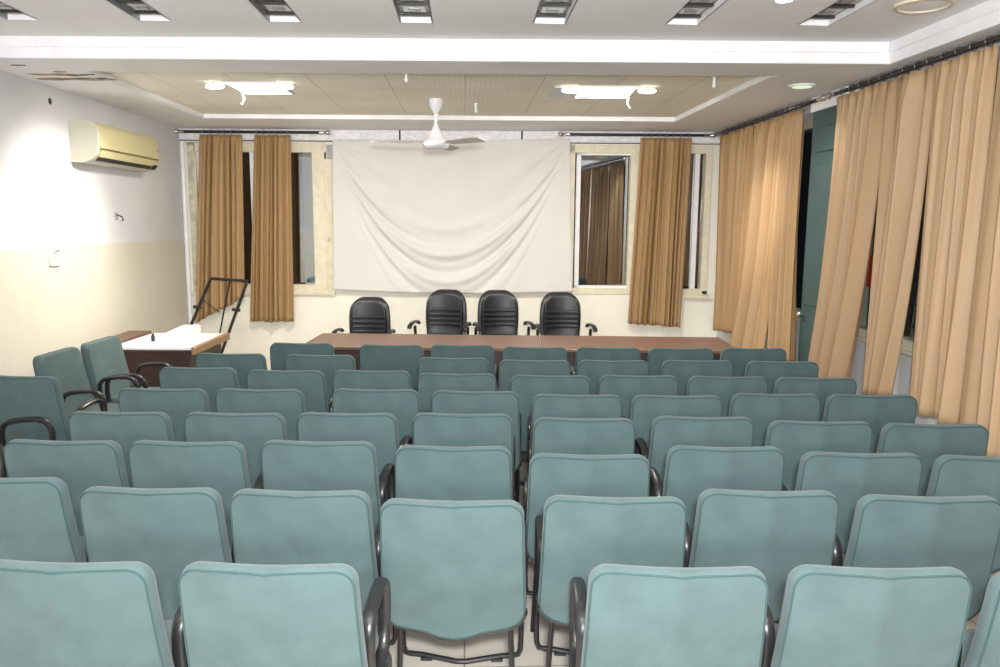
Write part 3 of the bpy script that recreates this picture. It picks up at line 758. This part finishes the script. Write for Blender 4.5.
for (x, y, lab) in [(-.44, 5.98, 'tiny white fitting at the near edge of the tiles, left of middle'), (.10, 7.58, 'small white fitting hanging from the tiles right of the fan'), (1.90, 6.02, 'tiny white fitting at near right corner of the tiled ceiling')]:
    o = MB().lathe([(.02, 0), (.02, -.008), (.010, -.012), (.010, -.06), (.018, -.075), (.006, -.09)], 12).build('sprinkler', 'white_trim', None, True); o.location = (x, y, RZc); tag(o, lab, 'ceiling fitting', 'small white fittings in the tiled ceiling')

# ------------------------------------------------------------------ left desk, box, easel, wall fittings
t = thing('desk', 'dark wooden desk with a glossy white top by the left wall', 'desk', (-2.74, 6.78, 0), radians(-2))
MB().box((-.33, -.06, .725), (.36, .80, .75), .004).build('desktop', 'white_top', t)
MB().box((-.34, -.07, .70), (.37, .81, .726), .003).build('top_edge', 'table_dark', t)
MB().box((.37, -.07, .685), (.41, .82, .755), .008).build('wood_edge', 'light_wood', t)
MB().box((-.31, -.04, .0), (.34, -.015, .70)).build('front_panel', 'table_dark', t)
for x in (-.31, .315): MB().box((x, -.015, .0), (x+.025, .76, .70)).build('leg', 'table_dark', t)
t = thing('side_table', 'narrow brown ledge between the white-topped desk and the left wall', 'table', (-3.24, 7.4, 0))
MB().box((-.14, -.45, .70), (.08, .45, .735), .004).build('tabletop', 'table_wood', t)
for s in (-1, 1):
    for xx in (-.11, .05): MB().box((xx-.015, s*.41-.015, 0), (xx+.015, s*.41+.015, .70)).build('leg', 'table_dark', t)
o = MB().box((-.085, -.36, 0), (.085, .36, .085), .008).build('white_box', 'white_top', None); o.location = (-2.63, 7.20, .752); o.rotation_euler = (0, 0, radians(4)); tag(o, 'long white box lying on the white desk top', 'box')
o = MB().lathe([(.016, 0), (.016, .045), (.010, .055), (.010, .07)], 12).build('marker', 'black_plastic', None, True); o.location = (-2.83, 7.05, .752); tag(o, 'tiny dark upright object standing on the white desk beside the box', 'marker')
# folded easel stand
ey = 8.85
t = thing('easel_stand', 'black metal easel frame leaning behind the white desk', 'easel', (-2.8, ey, 0))
def E(x, z, d=0): return (x+2.8, d, z)
slope = lambda z: (1.19-z)*-.10
b = MB()
b.tube([E(-2.87, 1.19), E(-2.455, 1.16)], .017, 8); b.build('top_bar', 'black_metal', t, True)
for pts in ([(-2.87, 1.19), (-3.09, .69), (-3.22, .40), (-3.30, .0)], [(-2.47, 1.15), (-2.71, .50), (-2.80, .25), (-2.88, .0)]):
    MB().tube([E(x, z, slope(z)) for x, z in pts], .017, 8).build('leg', 'black_metal', t, True)
MB().tube([E(-2.66, 1.17), E(-2.82, .58, .08), E(-2.95, .0, .22)], .009, 8).build('leg', 'black_metal', t, True)
for x, z in ((-3.015, .87), (-2.585, .84)):
    MB().tube([E(x-.045, z+.005, slope(z)-.03), E(x+.045, z-.005, slope(z)-.03)], .018, 8).build('clamp', 'black_plastic', t, True)
MB().tube([E(-2.98, .95, 0), E(-2.80, .80, .03)], .006, 6).build('brace', 'black_metal', t, True)
t = thing('switch_board', 'small white switch plate on the left wall', 'switch', (LX, 6.55, 1.46))
MB().box((0, -.075, 0), (.02, .075, .10), .005).build('plate', 'switch', t)
for k in (-.04, 0, .04): MB().box((.018, k-.012, .03), (.027, k+.012, .07), .003).build('rocker', 'switch', t)
MB().tube([(.02, -.03, .10), (.03, .03, .13), (.02, .06, .12)], .004, 6).build('wire', 'dark', t, True)
t = thing('wall_hook', 'small grey hook on the left wall below the air conditioner', 'hook', (LX, 7.75, 1.84))
MB().box((0, -.03, 0), (.012, .03, .07), .004).build('plate', 'grey_box', t)
MB().tube([(.01, 0, .05), (.05, .02, .03), (.05, .05, .0), (.03, .06, -.01)], .006, 6).build('prong', 'dark', t, True)
b = MB(); b.lathe([(.028, 0), (.026, .003), (.012, .003)], 12, Matrix.Translation((LX-.001, 6.68, 2.80)) @ Matrix.Rotation(pi/2, 4, 'Y')); struct(b, 'trim_hole', 'stain')
p = bk(-1.60, 0, 2.58); o = MB().box((-.045, -.035, 0), (.045, .0, .16), .006).build('junction_box', 'grey_box', None); o.location = p; tag(o, 'small grey junction box beside the left window top', 'junction box')
